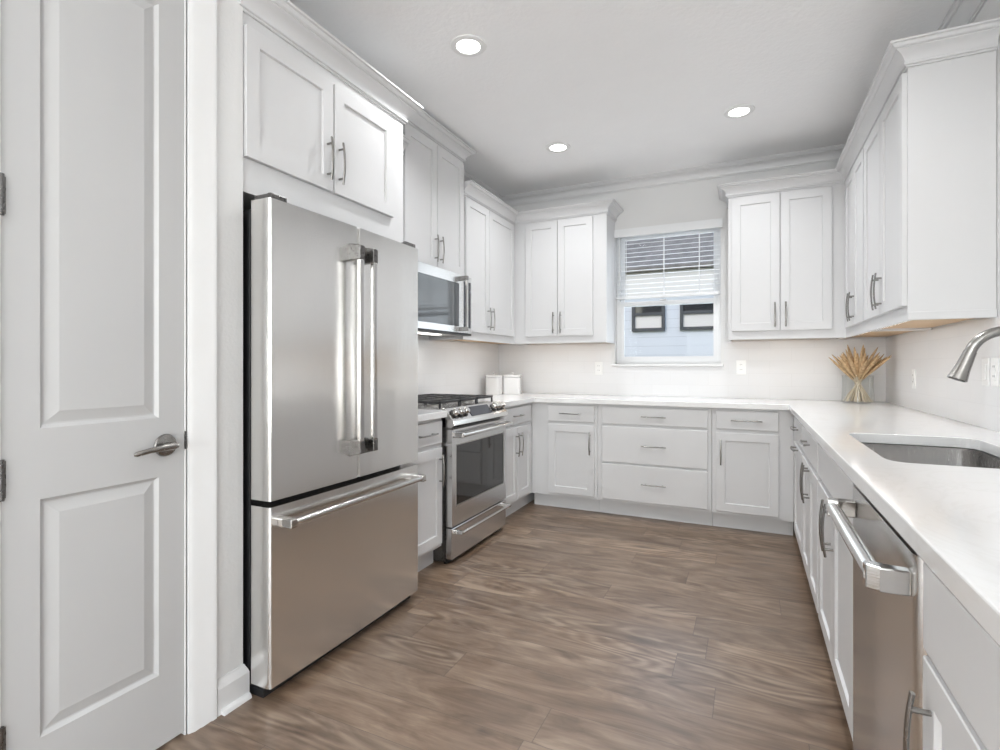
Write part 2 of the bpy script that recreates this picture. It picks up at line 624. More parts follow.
# rear window and patio door frames + panes
w = thing('window_2', None, None, (0, 0, 0), kind='structure')
b = MB()
for x in (-1.5, -.36, .78, 1.92, 3.04):
    b.box(x, x + .06, YR - .06, YR, .36, 2.34)
b.box(-1.5, 3.1, YR - .06, YR, .3, .36).box(-1.5, 3.1, YR - .06, YR, 2.34, 2.4)
b.build('window_frame', 'vinyl', w)
b = MB(); b.box(-1.44, 3.04, YR - .035, YR - .03, .36, 2.34); b.build('pane', 'window_glass', w)
w = thing('door_2', None, None, (0, 0, 0), kind='structure')
b = MB()
for y in (-3.9, -2.63, -1.36):
    b.box(XR2, XR2 + .06, y, y + .06, 0, 2.3)
b.box(XR2, XR2 + .06, -3.9, -1.3, 0, .08).box(XR2, XR2 + .06, -3.9, -1.3, 2.22, 2.3)
b.build('door_frame', 'vinyl', w)
b = MB(); b.box(XR2 + .03, XR2 + .035, -3.84, -1.36, .08, 2.22); b.build('pane', 'window_glass', w)

# ceiling crown moulding
cprof = [(0, -.092), (.009, -.092), (.009, -.084), (.017, -.081), (.019, -.072), (.013, -.068), (.015, -.060),
         (.024, -.044), (.038, -.031), (.056, -.023), (.056, -.017), (.066, -.016), (.073, -.008), (.081, -.007), (.081, 0), (0, 0)]
b = MB()
b.sweep(cprof, [(WL, 1.284), (WL, WB), (WR, WB), (WR, NS)], z=ZC)
struct(b.build('trim_1', 'trim', smooth=True))
# baseboard + quarter round beside the pantry door
b = MB()
bprof = [(0, 0), (.015, 0), (.015, .088), (.011, .100), (.005, .112), (.003, .118), (0, .118)]
b.sweep(bprof, [(WD, 1.176), (WD, 1.284), (WD - .03, 1.284)])
struct(b.build('baseboard_left', 'trim'))
b = MB()
b.sweep([(.0, 0), (.017, 0), (.0155, .008), (.010, .0155), (.003, .018), (0, .018)], [(WD + .015, 1.188), (WD + .015, 1.295)])
struct(b.build('trim_2', 'trim', smooth=True))
b = MB(); b.sweep(bprof, [(WD, YR), (WD, .53)]); struct(b.build('baseboard_pantry', 'trim'))

# ---------------------------------------------------------------- pantry door
door = thing('door_1', None, None, (0, 0, 0), kind='structure')
XF = -1.634                      # front face of the leaf
y0, y1, z0, z1 = .6200, 1.0735, .012, 2.412
b = MB()
panels = [(.698, .994, .2326, .841), (.698, .994, 1.0216, 2.29)]
ys = [y0, .698, .994, y1]
zs = [z0, .2326, .841, 1.0216, 2.29, z1]
for i in range(3):
    for j in range(5):
        if i == 1 and j in (1, 3):
            continue
        b.quad((XF, ys[i], zs[j]), (XF, ys[i + 1], zs[j]), (XF, ys[i + 1], zs[j + 1]), (XF, ys[i], zs[j + 1]))
# raised panel: quick drop, flat, sloped field
for (a0, a1, c0, c1) in panels:
    rings = [(0, 0), (.009, -.009), (.013, -.0095), (.042, -.002), (.044, -.002)]
    pr = None
    for ins, dep in rings:
        r = [(XF + dep, a0 + ins, c0 + ins), (XF + dep, a1 - ins, c0 + ins), (XF + dep, a1 - ins, c1 - ins),
             (XF + dep, a0 + ins, c1 - ins)]
        if pr:
            for k in range(4):
                b.quad(pr[k], pr[(k + 1) % 4], r[(k + 1) % 4], r[k])
        pr = r
    b.quad(*pr)
XBk = XF - .035
b.quad((XBk, y0, z0), (XBk, y1, z0), (XBk, y1, z1), (XBk, y0, z1))
for q in (((XF, y0, z0), (XF, y1, z0), (XBk, y1, z0), (XBk, y0, z0)), ((XF, y0, z1), (XF, y1, z1), (XBk, y1, z1), (XBk, y0, z1)),
          ((XF, y0, z0), (XF, y0, z1), (XBk, y0, z1), (XBk, y0, z0)), ((XF, y1, z0), (XF, y1, z1), (XBk, y1, z1), (XBk, y1, z0))):
    b.quad(*q)
bmesh.ops.remove_doubles(b.bm, verts=b.bm.verts, dist=1e-5)
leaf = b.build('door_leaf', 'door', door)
# jamb + casing
b = MB()
b.box(WD - .115, WD, DY1 - .0035, DY1 + .003, 0, DZ).box(WD - .115, WD, DY0 - .003, DY0 + .0035, 0, DZ)
b.box(WD - .115, WD, DY0, DY1, DZ - .004, DZ + .004)
b.build('door_jamb', 'trim', door)
cas = [(o, u * .84) for o, u in [(0, 0), (.006, 0), (.008, .006), (.0135, .020), (.013, .044), (.0155, .050), (.015, .086), (.018, .092), (.018, .108), (0, .108)]]
b = MB()


def casing(b, base, sgn, za, zb):
    ring = []
    for z in (za, zb):
        ring.append([b.bm.verts.new((WD + o, base + sgn * u, z)) for o, u in cas])
    L = len(cas)
    for k in range(L):
        b.bm.faces.new((ring[0][k], ring[0][(k + 1) % L], ring[1][(k + 1) % L], ring[1][k]))
    b.bm.faces.new(ring[0][::-1]); b.bm.faces.new(ring[1])


casing(b, DY1 + .003, 1, 0, DZ + .093)
casing(b, DY0 - .004, -1, 0, DZ + .093)
ring = []
for y in (DY0, DY1):
    ring.append([b.bm.verts.new((WD + o, y, DZ + .004 + u)) for o, u in cas])
L = len(cas)
for k in range(L):
    b.bm.faces.new((ring[0][k], ring[0][(k + 1) % L], ring[1][(k + 1) % L], ring[1][k]))
b.build('door_casing', 'trim', door, smooth=True)
# lever handle
hy, hz = 1.012, .936
b = MB()
b.lathe([(0, .0), (.034, .0), (.035, .003), (.032, .009), (.022, .012), (.0, .012)], (XF, hy, hz), 32, 'x')
b.lathe([(.010, .010), (.010, .045), (.0, .045)], (XF, hy, hz), 20, 'x')
hd = b.build('lever_rose', 'nickel', door, smooth=True)
b = MB()
b.tube([(XF + .042, hy + .012, hz), (XF + .046, hy, hz), (XF + .048, hy - .03, hz - .001), (XF + .046, hy - .07, hz - .004),
        (XF + .042, hy - .105, hz - .010), (XF + .040, hy - .112, hz - .011)], [.008, .010, .009, .0075, .0068, .004], 16, flat=(0.8, 1.1))
b.build('lever_handle', 'nickel', hd, smooth=True)
b = MB(); b.box(WD - .02, WD + .001, DY1 - .0035, DY1 + .0055, .915, .972)
b.build('strike_plate', 'handle_dark', door)
for hzz in (.305 - .045, .905 - .0, 1.595):
    b = MB()
    b.tube([(XF + .006, .6190, hzz - .05), (XF + .006, .6190, hzz + .05)], .0065, 12)
    b.box(XF - .001, XF + .0015, .6190, .6300, hzz - .045, hzz + .045)
    b.build('hinge', 'handle_dark', door)

# ---------------------------------------------------------------- kitchen window
win = thing('window_1', None, None, (0, 0, 0), kind='structure')
YG = WB + .095
b = MB()
# outer frame of the unit
b.frame(WX0, WX1, YG - .02, YG + .045, WZ0, WZ1, .03)
b.build('window_frame', 'vinyl', win)
ZM = 1.735                      # meeting rail
for nm, ya, za, zb in (('lower_sash', YG - .012, WZ0 + .03, ZM + .02), ('upper_sash', YG + .014, ZM - .02, WZ1 - .03)):
    xa, xb = WX0 + .03, WX1 - .03
    b = MB()
    xa, xb = xa + .0008, xb - .0008
    b.frame(xa, xb, ya, ya + .024, za, zb, .034, .036)
    sash = b.build(nm, 'vinyl', win)
    b = MB(); b.box(xa + .034, xb - .034, ya + .010, ya + .014, za + .036, zb - .036)
    b.build('pane', 'window_glass', sash)
b = MB(); b.box(WX0 + .38, WX0 + .44, YG - .03, YG - .010, ZM + .02, ZM + .032); b.build('sash_lock', 'vinyl', win, bevel=.003)
b = MB(); b.box(WX0 - .02, WX1 + .02, WB - .028, WB + .08, WZ0 - .022, WZ0)
b.build('window_sill', 'trim', win, bevel=.004)
# jamb lining
b = MB()
b.box(WX0, WX0 + .004, WB - .001, YG - .0205, WZ0, WZ1 - .004).box(WX1 - .004, WX1, WB - .001, YG - .0205, WZ0, WZ1 - .004)
b.box(WX0, WX1, WB - .001, YG - .0205, WZ1 - .004, WZ1)
b.build('jamb', 'trim', win)
# blind
bl = thing('window_blind', 'white horizontal slat blind drawn halfway down the kitchen window', 'blind', ((WX0 + WX1) / 2, WB + .03, WZ1))
hw = (WX1 - WX0) / 2
b = MB(); b.box(-hw - .010, hw + .010, -.052, -.036, -.062, .010)
b.box(-hw - .008, -hw + .004, -.0358, -.0305, -.062, .010).box(hw - .004, hw + .008, -.0358, -.0305, -.062, .010)
b.build('valance', 'vinyl', bl)
b = MB(); b.box(-hw + .008, hw - .008, -.028, .022, -.045, -.005); b.build('head_rail', 'vinyl', bl)
b = MB()
zb = -.078
nsl = 0
while zb > WZ0 * 0 - (WZ1 - 1.80):
    tilt = math.radians(14)
    c_, s_ = math.cos(tilt) * .024, math.sin(tilt) * .024
    b.bm.faces.new([b.bm.verts.new(p) for p in ((-hw + .012, -c_, zb - s_), (hw - .012, -c_, zb - s_), (hw - .012, c_, zb + s_), (-hw + .012, c_, zb + s_))])
    zb -= .040
    nsl += 1
so = b.build('slats', 'vinyl', bl)
sm = so.modifiers.new('thick', 'SOLIDIFY'); sm.thickness = .003
b = MB(); b.box(-hw + .012, hw - .012, -.024, .024, zb - .012, zb + .012); b.build('bottom_rail', 'vinyl', bl, bevel=.003)
for x in (-hw + .09, -.02, .27):
    b = MB()
    b.tube([(x, -.026, -.045), (x, -.026, zb), (x, .026, zb), (x, .026, -.045)], .0026, 6)
    b.build('ladder_cord', 'vinyl', bl)
b = MB(); b.tube([(-hw + .045, -.040, -.03), (-hw + .045, -.042, -.5)], .004, 8); b.build('tilt_wand', 'plastic', bl)

# ---------------------------------------------------------------- outside
b = MB(); b.box(-25, 25, WB + .3, 40, -.35, -.3); g = b.build('ground_outside', 'lawn'); struct(g)
hs = thing('neighbour_house', 'pale siding house tinted blue for shade, with grey roof seen outside through the kitchen window', 'house', (0, 9, -.3))
b = MB(); b.box(-9, 6, 0, 5, 0, 3.02); b.build('wall', 'siding', hs)
b = MB(); b.box(-9.3, 6.3, -.06, -.001, 2.66, 3.09)  # band for the sunlit upper siding; the sunlight is in its cream colour
b.build('lit_cream', 'lit_cream', hs)
b = MB(); b.prism([(-.14, 3.12), (2.6, 4.75), (5.4, 3.14), (5.4, 3.08), (2.6, 4.68), (-.14, 3.05)], -9.3, 6.3, 'x')
b.build('roof', 'shingle', hs)
for x0, x1 in ((-1.80, -1.26), (-1.02, -.40), (1.2, 1.8), (-3.4, -2.8)):
    b = MB()
    b.box(x0 + .05, x1 - .05, -.05, .02, 2.06, 2.11).box(x0 + .05, x1 - .05, -.05, .02, 2.32, 2.37).box(x0 + .05, x1 - .05, -.05, .02, 2.48, 2.53)
    b.box(x0, x0 + .05, -.05, .02, 2.06, 2.53).box(x1 - .05, x1, -.05, .02, 2.06, 2.53)
    f = b.build('window', 'dark_frame', hs)
    b = MB(); b.box(x0 + .05, x1 - .05, -.02, -.001, 2.11, 2.32); b.build('pane', 'lit_cream', f)  # pale opaque paint in place of the white sky mirrored in the glass
    b = MB(); b.box(x0 + .05, x1 - .05, -.02, -.001, 2.37, 2.48); b.build('pane', 'dark_glass', f)
for i, (tx, ty, th) in enumerate(((-4.6, 17.8, 7.2), (.9, 18.2, 6.8), (-10.2, 19, 7.5))):
    tr = thing('tree', ['dark leafy tree standing behind the left part of the pale house roof',
                        'dark leafy tree standing behind the right part of the pale house roof',
                        'dark leafy tree beyond the far left end of the pale house'][i], 'tree', (tx, ty, -.3), group='trees behind the neighbour house')
    b = MB(); b.tube([(0, 0, 0), (.05, .05, th * .5), (0, 0, th * .7)], [.2, .14, .06], 10); b.build('trunk', 'birch', tr, smooth=True)
    b = MB()
    rr = random.Random(i)
    for k in range(26):
        c = Vector((rr.uniform(-1.7, 1.7), rr.uniform(-1.2, 1.2), rr.uniform(th * .42, th)))
        r = rr.uniform(.5, .95) * (1.1 - .4 * (c.z / th))
        ret = bmesh.ops.create_icosphere(b.bm, subdivisions=3, radius=r, matrix=Matrix.Translation(c))
        for v in ret['verts']:
            d = noise.noise(v.co * 3.1) * .35 + noise.noise(v.co * 9) * .12
            v.co += (v.co - c).normalized() * d
    b.build('crown', 'foliage', tr)

# ================================================================= CABINETS
DT = 0.019      # door thickness; local y of the door front is -DT


def pull(parent, cx, cz, vertical, L=.182, yf=-DT, mat='nickel'):
    """arched bar pull on two posts; one mesh"""
    b = MB()
    n = 10
    pts = []
    for i in range(n + 1):
        t = -1 + 2 * i / n
        a = t * L / 2
        o = yf - .024 - .008 * (1 - t * t)
        pts.append((cx, o, cz + a) if vertical else (cx + a, o, cz))
    b.tube(pts, .0056, 10, flat=(1.0, .75) if not vertical else (1.0, .75))
    for sgn in (-1, 1):
        a = sgn * L * .352
        t = a / (L / 2)
        o = yf - .024 - .008 * (1 - t * t)
        p0 = (cx, yf, cz + a) if vertical else (cx + a, yf, cz)
        p1 = (cx, o, cz + a) if vertical else (cx + a, o, cz)
        b.tube([p0, p1], .0046, 10)
    return b.build('handle', mat, parent, smooth=True)


def shaker(parent, x0, x1, z0, z1, rail=.058, name='door', mat='cabinet'):
    b = MB()
    yf = -DT
    rings = [(0.0015, yf + 0), (0, yf + .0015)]
    R = lambda i, y: [(x0 + i, y, z0 + i), (x1 - i, y, z0 + i), (x1 - i, y, z1 - i), (x0 + i, y, z1 - i)]
    seq = [(0, 0.0 - .0005), (0, yf + .002), (.002, yf), (rail, yf), (rail + .003, yf + .0095), (rail + .004, yf + .0095)]
    pr = None
    for ins, y in seq:
        r = R(ins, y)
        if pr:
            for k in range(4):
                b.quad(pr[k], pr[(k + 1) % 4], r[(k + 1) % 4], r[k])
        pr = r
    b.quad(*pr)
    b.quad(*R(0, -.0005)[::-1])
    bmesh.ops.remove_doubles(b.bm, verts=b.bm.verts, dist=1e-6)
    return b.build(name, mat, parent)


def drawer(parent, x0, x1, z0, z1, name='drawer', mat='cabinet'):
    b = MB()
    yf = -DT
    R = lambda i, y: [(x0 + i, y, z0 + i), (x1 - i, y, z0 + i), (x1 - i, y, z1 - i), (x0 + i, y, z1 - i)]
    pr = None
    for ins, y in [(0, -.0005), (0, yf + .004), (.0015, yf + .001), (.005, yf)]:
        r = R(ins, y)
        if pr:
            for k in range(4):
                b.quad(pr[k], pr[(k + 1) % 4], r[(k + 1) % 4], r[k])
        pr = r
    b.quad(*pr)
    b.quad(*R(0, -.0005)[::-1])
    bmesh.ops.remove_doubles(b.bm, verts=b.bm.verts, dist=1e-6)
    return b.build(name, mat, parent)


ROT = {'back': 0.0, 'left': PI / 2, 'right': -PI / 2}
FACE_L, FACE_B, FACE_R = -1.654, 4.074, .281     # face-frame planes, base cabinets
G = .002


def base_cab(label, run, start, W, D, items, group, name='base_cabinet', sides=True):
    loc = {'back': (start, FACE_B, 0), 'left': (FACE_L, start, 0), 'right': (FACE_R, start, 0)}[run]
    t = thing(name, label, 'cabinet', loc, ROT[run], group)
    b = MB(); b.box(G / 2, W - G / 2, 0, D, .11, CB - .001)
    b.build('body', 'cabinet', t)
    b = MB(); b.box(G / 2, W - G / 2, .057, D, 0, .11); b.build('toe_kick', 'cabinet', t)
    fill(t, items)
    return t


def fill(t, items):
    for it in items:
        kind, x0, x1, z0, z1 = it[:5]
        h = it[5] if len(it) > 5 else None
        if kind == 'door':
            d = shaker(t, x0, x1, z0, z1)
        else:
            d = drawer(t, x0, x1, z0, z1)
        if h:
            for hh in (h if isinstance(h, list) else [h]):
                pull(d, hh[0], hh[1], hh[2], *(hh[3:]))


# --- crown on the cabinets
kprof = [(0, 0), (.009, 0), (.009, .007), (.017, .009), (.019, .017), (.013, .021), (.015, .028), (.022, .042),
         (.034, .055), (.049, .064), (.049, .069), (.058, .070), (.064, .075), (.068, .083), (.077, .085), (.077, .093), (0, .093)]



def upper_cab(label, run, start, W, D, zb, zt, items, group, path, k0=0, k1=0, crown_z=None, face=None, under=True, ch=1.0):
    F = {'back': 4.365, 'left': -1.945, 'right': .624}[run] if face is None else face
    loc = {'back': (start, F, 0), 'left': (F, start, 0), 'right': (F, start, 0)}[run]
    t = thing('wall_cabinet', label, 'cabinet', loc, ROT[run], group)
    b = MB()
    lip = .016 if under else 0
    b.box(G / 2, W - G / 2, 0, D, zb + lip, zt)
    if under:
        b.box(G / 2, W - G / 2, 0, .019, zb, zb + lip)
        b.box(G / 2, .018, .019, D, zb, zb + lip).box(W - .018, W - G / 2, .019, D, zb, zb + lip)
    b.build('body', 'cabinet', t)
    if under:
        b = MB(); b.box(.019, W - .019, .02, D - .002, zb + lip - .003, zb + lip - .0005); b.build('bottom_panel', 'birch', t)
    fill(t, items)
    if path:
        b = MB(); b.sweep([(o, u * ch) for o, u in kprof], path, k0, k1, crown_z if crown_z else zt)
        b.build('crown_molding', 'cabinet', t, smooth=True)
    return t


GB = 'base cabinets under the counter'
GU = 'wall cabinets with crown molding'
dt, db = .857, .725       # top drawer front
ot, ob = .700, .134       # door front
# left run, between fridge and range
base_cab('narrow white base cabinet squeezed between the fridge and the range', 'left', 2.252, .396, .594,
         [('drawer', .02, .376, db, dt, (.198, .79, False)), ('door', .02, .376, ob, ot, (.345, .57, True))], GB)
# left run, between range and back corner
base_cab('white base cabinet with two narrow doors between the range and the back left corner', 'left', 3.417, 1.251, .594,
         [('drawer', .045, .60, db, dt, (.30, .79, False)), ('door', .045, .318, ob, ot, (.287, .565, True)),
          ('door', .327, .60, ob, ot, (.357, .565, True))], GB)
# back run
base_cab('white base cabinet with drawer over single door, left of the wide drawer stack', 'back', FACE_L + .001, .563, .594,
         [('drawer', .152, .540, db, dt, (.350, .791, False)), ('door', .152, .540, ob, ot, (.508, .560, True))], GB)
base_cab('wide white base cabinet of three stacked drawers below the window', 'back', -1.090, .847, .594,
         [('drawer', .040, .822, db, dt, (.440, .791, False)), ('drawer', .040, .822, .424, .706, (.440, .566, False)),
          ('drawer', .040, .822, ob, .411, (.440, .275, False))], GB)
base_cab('white base cabinet with drawer over single door, right of the wide drawer stack', 'back', -.242, .522, .594,
         [('drawer', .030, .430, db, dt, (.228, .791, False, .20)), ('door', .030, .430, ob, ot, (.062, .560, True))], GB)
# right run (local x runs toward the camera)
base_cab('white corner base cabinet with horizontal pulls, farthest along the sink counter', 'right', 4.668, 1.408, .637,
         [('drawer', .87, 1.39, db, dt, (1.118, .805, False)), ('door', .87, 1.39, ob, ot, (1.118, .685, False))], GB)
base_cab('white base cabinet with drawer over two doors beside the sink cabinet', 'right', 3.258, .714, .637,
         [('drawer', .02, .697, db, dt, (.345, .805, False)), ('door', .02, .354, ob, ot, (.325, .615, True)),
          ('door', .362, .697, ob, ot, (.392, .615, True))], GB)
snk = thing('base_cabinet', 'white sink base cabinet with plain panel over two doors, next to the dishwasher', 'cabinet', (FACE_R, 2.542, 0), ROT['right'], GB)
b = MB()   # open box so that the basin hangs inside
Ws = .838
b.box(.001, .018, 0, .637, .11, CB - .001).box(Ws - .018, Ws - .001, 0, .637, .11, CB - .001)
b.box(.018, Ws - .018, 0, .019, .11, CB - .001).box(.018, Ws - .018, .62, .637, .11, CB - .001).box(.018, Ws - .018, .019, .62, .11, .128)
b.build('body', 'cabinet', snk)
b = MB(); b.box(.001, Ws - .001, .057, .637, 0, .11); b.build('toe_kick', 'cabinet', snk)
drawer(snk, .022, .815, db, dt, name='false_front')
d = shaker(snk, .022, .415, ob, ot); pull(d, .385, .615, True)
d = shaker(snk, .422, .815, ob, ot); pull(d, .452, .615, True)
base_cab('white base cabinet nearest the camera, right of the dishwasher', 'right', 1.093, 1.15, .637,
         [('drawer', .010, 1.13, .712, dt, (.57, .79, False)), ('door', .010, .56, ob, .700, (.055, .565, True)),
          ('door', .57, 1.13, ob, .700, (1.09, .565, True))], GB)

# wall cabinets
u0, u1, uz = 1.379, 2.472, 2.472
U0, U1 = 1.442, 2.457
upper_cab('wall cabinet in the back left corner, right of the microwave', 'left', 3.417, 1.251, .303, u0, u1,
          [('door', .020, .402, U0, U1, (.372, 1.56, True)), ('door', .409, .915, U0, U1, (.440, 1.56, True))], GU,
          [(0, 0), (.948, 0)], 0, -1, face=-1.945)
upper_cab('wall cabinet immediately left of the window', 'back', -1.945, .8575, .303, u0, u1,
          [('door', .118, .420, U0, U1, (.389, 1.558, True)), ('door', .425, .740, U0, U1, (.456, 1.558, True))], GU,
          [(0, 0), (.8575, 0), (.8575, .303)], 1, 0)
upper_cab('wall cabinet immediately right of the window', 'back', -.143, .767, .303, u0, u1,
          [('door', .026, .350, U0, U1, (.318, 1.558, True)), ('door', .357, .680, U0, U1, (.389, 1.558, True))], GU,
          [(0, .303), (0, 0), (.767, 0)], 0, -1)
upper_cab('wall cabinet in the back right corner above the vase', 'right', 4.668, 1.026, .294, u0, u1,
          [('door', .375, .690, U0, U1, (.660, 1.558, True)), ('door', .697, 1.012, U0, U1, (.727, 1.558, True))], GU,
          [(.303, 0), (1.026, 0)], 1, 0)
nr = upper_cab('nearest wall cabinet on the right wall with a blank end panel', 'right', 3.640, .852, .294, u0, u1,
          [('door', .014, .419, U0, U1, (.389, 1.558, True)), ('door', .426, .840, U0, U1, (.456, 1.558, True))], GU,
          [(0, 0), (.852, 0), (.852, .294)], 0, 0)
b = MB(); b.box(.8515, .860, .0, .294, u0, u0 + .034); b.build('light_rail', 'cabinet', nr, bevel=.002)
upper_cab('narrow wall cabinet between the fridge cabinet and the microwave cabinet', 'left', 2.252, .396, .303, u0, u1,
          [('door', .02, .376, U0, U1, (.345, 1.558, True))], GU, [(0, 0), (.396, 0)], 0, 0, face=-1.945)
# tall cabinet over microwave
upper_cab('tall wall cabinet above the microwave, reaching nearly to the ceiling', 'left', 2.652, .762, .303, 1.835, 2.712,
          [('door', .012, .376, 1.850, 2.690, (.347, 1.975, True)), ('door', .384, .750, 1.850, 2.690, (.413, 1.975, True))], GU,
          [(0, .303), (0, 0), (.762, 0), (.762, .303)], 0, 0, face=-1.945, under=False, ch=.95)
# over fridge
fc = upper_cab('deep two door wall cabinet above the refrigerator', 'left', 1.286, .962, .608, 1.807, 2.450,
               [('door', .004, .437, 1.930, 2.402, (.400, 2.06, True)), ('door', .446, .860, 1.930, 2.402, (.470, 2.06, True))], GU,
               [(.001, .03), (.001, 0), (.962, 0), (.962, .608)], 0, 0, face=-1.640, under=False, ch=1.12)
b = MB(); b.box(.925, .961, .002, .606, 0, 1.806); b.build('side_panel', 'cabinet', fc)

# ================================================================= COUNTERTOP
def rrect(x0, x1, y0, y1, r, n=6):
    out = []
    for cx, cy, a0 in ((x1 - r, y1 - r, 0), (x0 + r, y1 - r, 90), (x0 + r, y0 + r, 180), (x1 - r, y0 + r, 270)):
        for i in range(n + 1):
            a = math.radians(a0 + 90 * i / n)
            out.append((cx + r * math.cos(a), cy + r * math.sin(a)))
    return out


def slab(outer, hole, z0, z1):
    bm = bmesh.new()
    es = []
    for loop in ([outer] + ([hole] if hole else [])):
        vs_ = [bm.verts.new((x, y, z0)) for x, y in loop]
        for i in range(len(vs_)):
            es.append(bm.edges.new((vs_[i], vs_[(i + 1) % len(vs_)])))
    bmesh.ops.triangle_fill(bm, edges=es, use_beauty=True)
    r = bmesh.ops.extrude_face_region(bm, geom=bm.faces[:])
    for v in r['geom']:
        if isinstance(v, bmesh.types.BMVert):
            v.co.z = z1
    m = MB(); m.bm.free(); m.bm = bm
    return m


CFL, CFB, CFR = -1.612, 4.032, .246
SX0, SX1, SY0, SY1 = .356, .752, 1.775, 2.475
outer = [(WL + .001, 3.417), (CFL, 3.417), (CFL, CFB), (CFR, CFB), (CFR, -.07), (WR - .001, -.07), (WR - .001, WB - .001), (WL + .001, WB - .001)]
ct = slab(outer, rrect(SX0, SX1, SY0, SY1, .055), CB, CT).build('countertop', 'quartz', bevel=.003, angle=60)
tag(ct, 'long white quartz countertop wrapping the corner from the range past the sink', 'countertop')
ct2 = slab([(WL + .001, 2.252), (CFL, 2.252), (CFL, 2.648), (WL + .001, 2.648)], None, CB, CT).build('countertop', 'quartz', bevel=.003, angle=60)
tag(ct2, 'short piece of white countertop between the fridge and the range', 'countertop')
# backsplash
b = MB()
th = .008
b.box(WL + .0005, WL + th, 2.252, WB - th, CT + .0005, u0 - .0005)
b.box(WL + .0005, WX0 - .022, WB - th, WB - .0005, CT + .0005, u0 - .0005)
b.box(WX0 - .022, WX1 + .022, WB - th, WB - .0005, CT + .0005, WZ0 - .023)
b.box(WX1 + .022, WR - .0005, WB - th, WB - .0005, CT + .0005, u0 - .0005)
b.box(WR - th, WR - .0005, 0.0, WB - th, CT + .0005, u0 - .0005)
bs = b.build('tile_backsplash', 'tile')
tag(bs, 'glossy white tile backsplash between the counter and the wall cabinets', 'backsplash')

# sink
sk = thing('kitchen_sink', 'undermount stainless steel sink bowl set in the right counter', 'sink', ((SX0 + SX1) / 2, (SY0 + SY1) / 2, CB))
hx, hyy = (SX1 - SX0) / 2, (SY1 - SY0) / 2
b = MB()
pr = None
loops = [(.03, -.0015, .07), (-.004, -.0015, .055), (-.001, -.02, .055), (-.004, -.19, .05), (-.02, -.212, .05), (-.05, -.220, .04)]
rings = []
for off, z, r in loops:
    rings.append([b.bm.verts.new((x, y, z)) for x, y in rrect(-hx - off, hx + off, -hyy - off, hyy + off, r)])
for a, c in zip(rings, rings[1:]):
    L = len(a)
    for k in range(L):
        b.bm.faces.new((a[k], a[(k + 1) % L], c[(k + 1) % L], c[k]))
b.bm.faces.new(rings[-1])
bowl = b.build('bowl', 'sink_steel', sk, smooth=True)
b = MB(); b.lathe([(0, -.2195), (.02, -.2195), (.036, -.2175), (.042, -.2155), (.046, -.2188)], (0, .05, 0), 28); b.build('drain', 'steel_polish', sk, smooth=True)

# faucet
fx, fy = .8135, 2.13
fa = thing('kitchen_faucet', 'brushed nickel gooseneck pull-down faucet behind the sink', 'faucet', (fx, fy, CT))
b = MB(); b.lathe([(0, 0), (.028, 0), (.028, .006), (.022, .012), (.019, .02), (.018, .10), (.015, .112), (0, .112)], seg=28)
b.build('base', 'nickel', fa, smooth=True)
b = MB()
pts = [(0, 0, .10), (0, 0, .286)]
R_ = .090
for i in range(1, 19):
    a = math.radians(164) * i / 18
    pts.append((-R_ + R_ * math.cos(a), 0, .286 + R_ * math.sin(a)))
b.tube(pts, .0155, 20)
b.build('spout', 'nickel', fa, smooth=True)
e = Vector(pts[-1]); dr = (e - Vector(pts[-2])).normalized()
b = MB()
b.tube([e - dr * .002, e + dr * .01, e + dr * .06, e + dr * .092, e + dr * .094], [.0170, .0175, .0215, .0265, .0250], 24)
b.build('spray_head', 'nickel', fa, smooth=True)
b = MB(); b.tube([e + dr * .0935, e + dr * .0955], [.0215, .0215], 24); b.build('spray_nozzle', 'black', fa)
b = MB(); b.tube([(0, -.016, .07), (0, -.045, .075), (.005, -.11, .095)], [.009, .008, .006], 14); b.build('lever', 'nickel', fa, smooth=True)

# ================================================================= REFRIGERATOR (local x -> +Y, y -> -X)
fr = thing('refrigerator', 'large stainless steel french door refrigerator with bottom freezer drawer', 'refrigerator', (-1.510, 1.301, 0), PI / 2)
WF = .908
b = MB(); b.box(.004, WF - .004, .112, .735, .03, 1.745); b.build('body', 'black', fr, bevel=.004)
b = MB(); b.box(.01, WF - .01, .05, .60, .0, .03); b.build('base_grille', 'black', fr)


def fdoor(x0, x1, z0, z1, name):
    b = MB()
    # slightly bowed front with rolled vertical edges
    n = 14
    W = x1 - x0
    prof = []
    prof.append((x0, .100)); prof.append((x0, .018)); prof.append((x0 + .002, .012))
    for i in range(n + 1):
        t = i / n
        x = x0 + .006 + (W - .012) * t
        X_ = (x - 0) / WF
        prof.append((x, .0065 - .0065 * (1 - (2 * X_ - 1) ** 2) if True else 0))
    prof.append((x1 - .002, .012)); prof.append((x1, .018)); prof.append((x1, .100))
    lo = [b.bm.verts.new((x, y, z0)) for x, y in prof]
    hi = [b.bm.verts.new((x, y, z1)) for x, y in prof]
    N_ = len(prof)
    for k in range(N_):
        b.bm.faces.new((lo[k], lo[(k + 1) % N_], hi[(k + 1) % N_], hi[k]))
    b.bm.faces.new(lo); b.bm.faces.new(hi)
    return b.build(name, 'steel_fridge', fr, smooth=True)


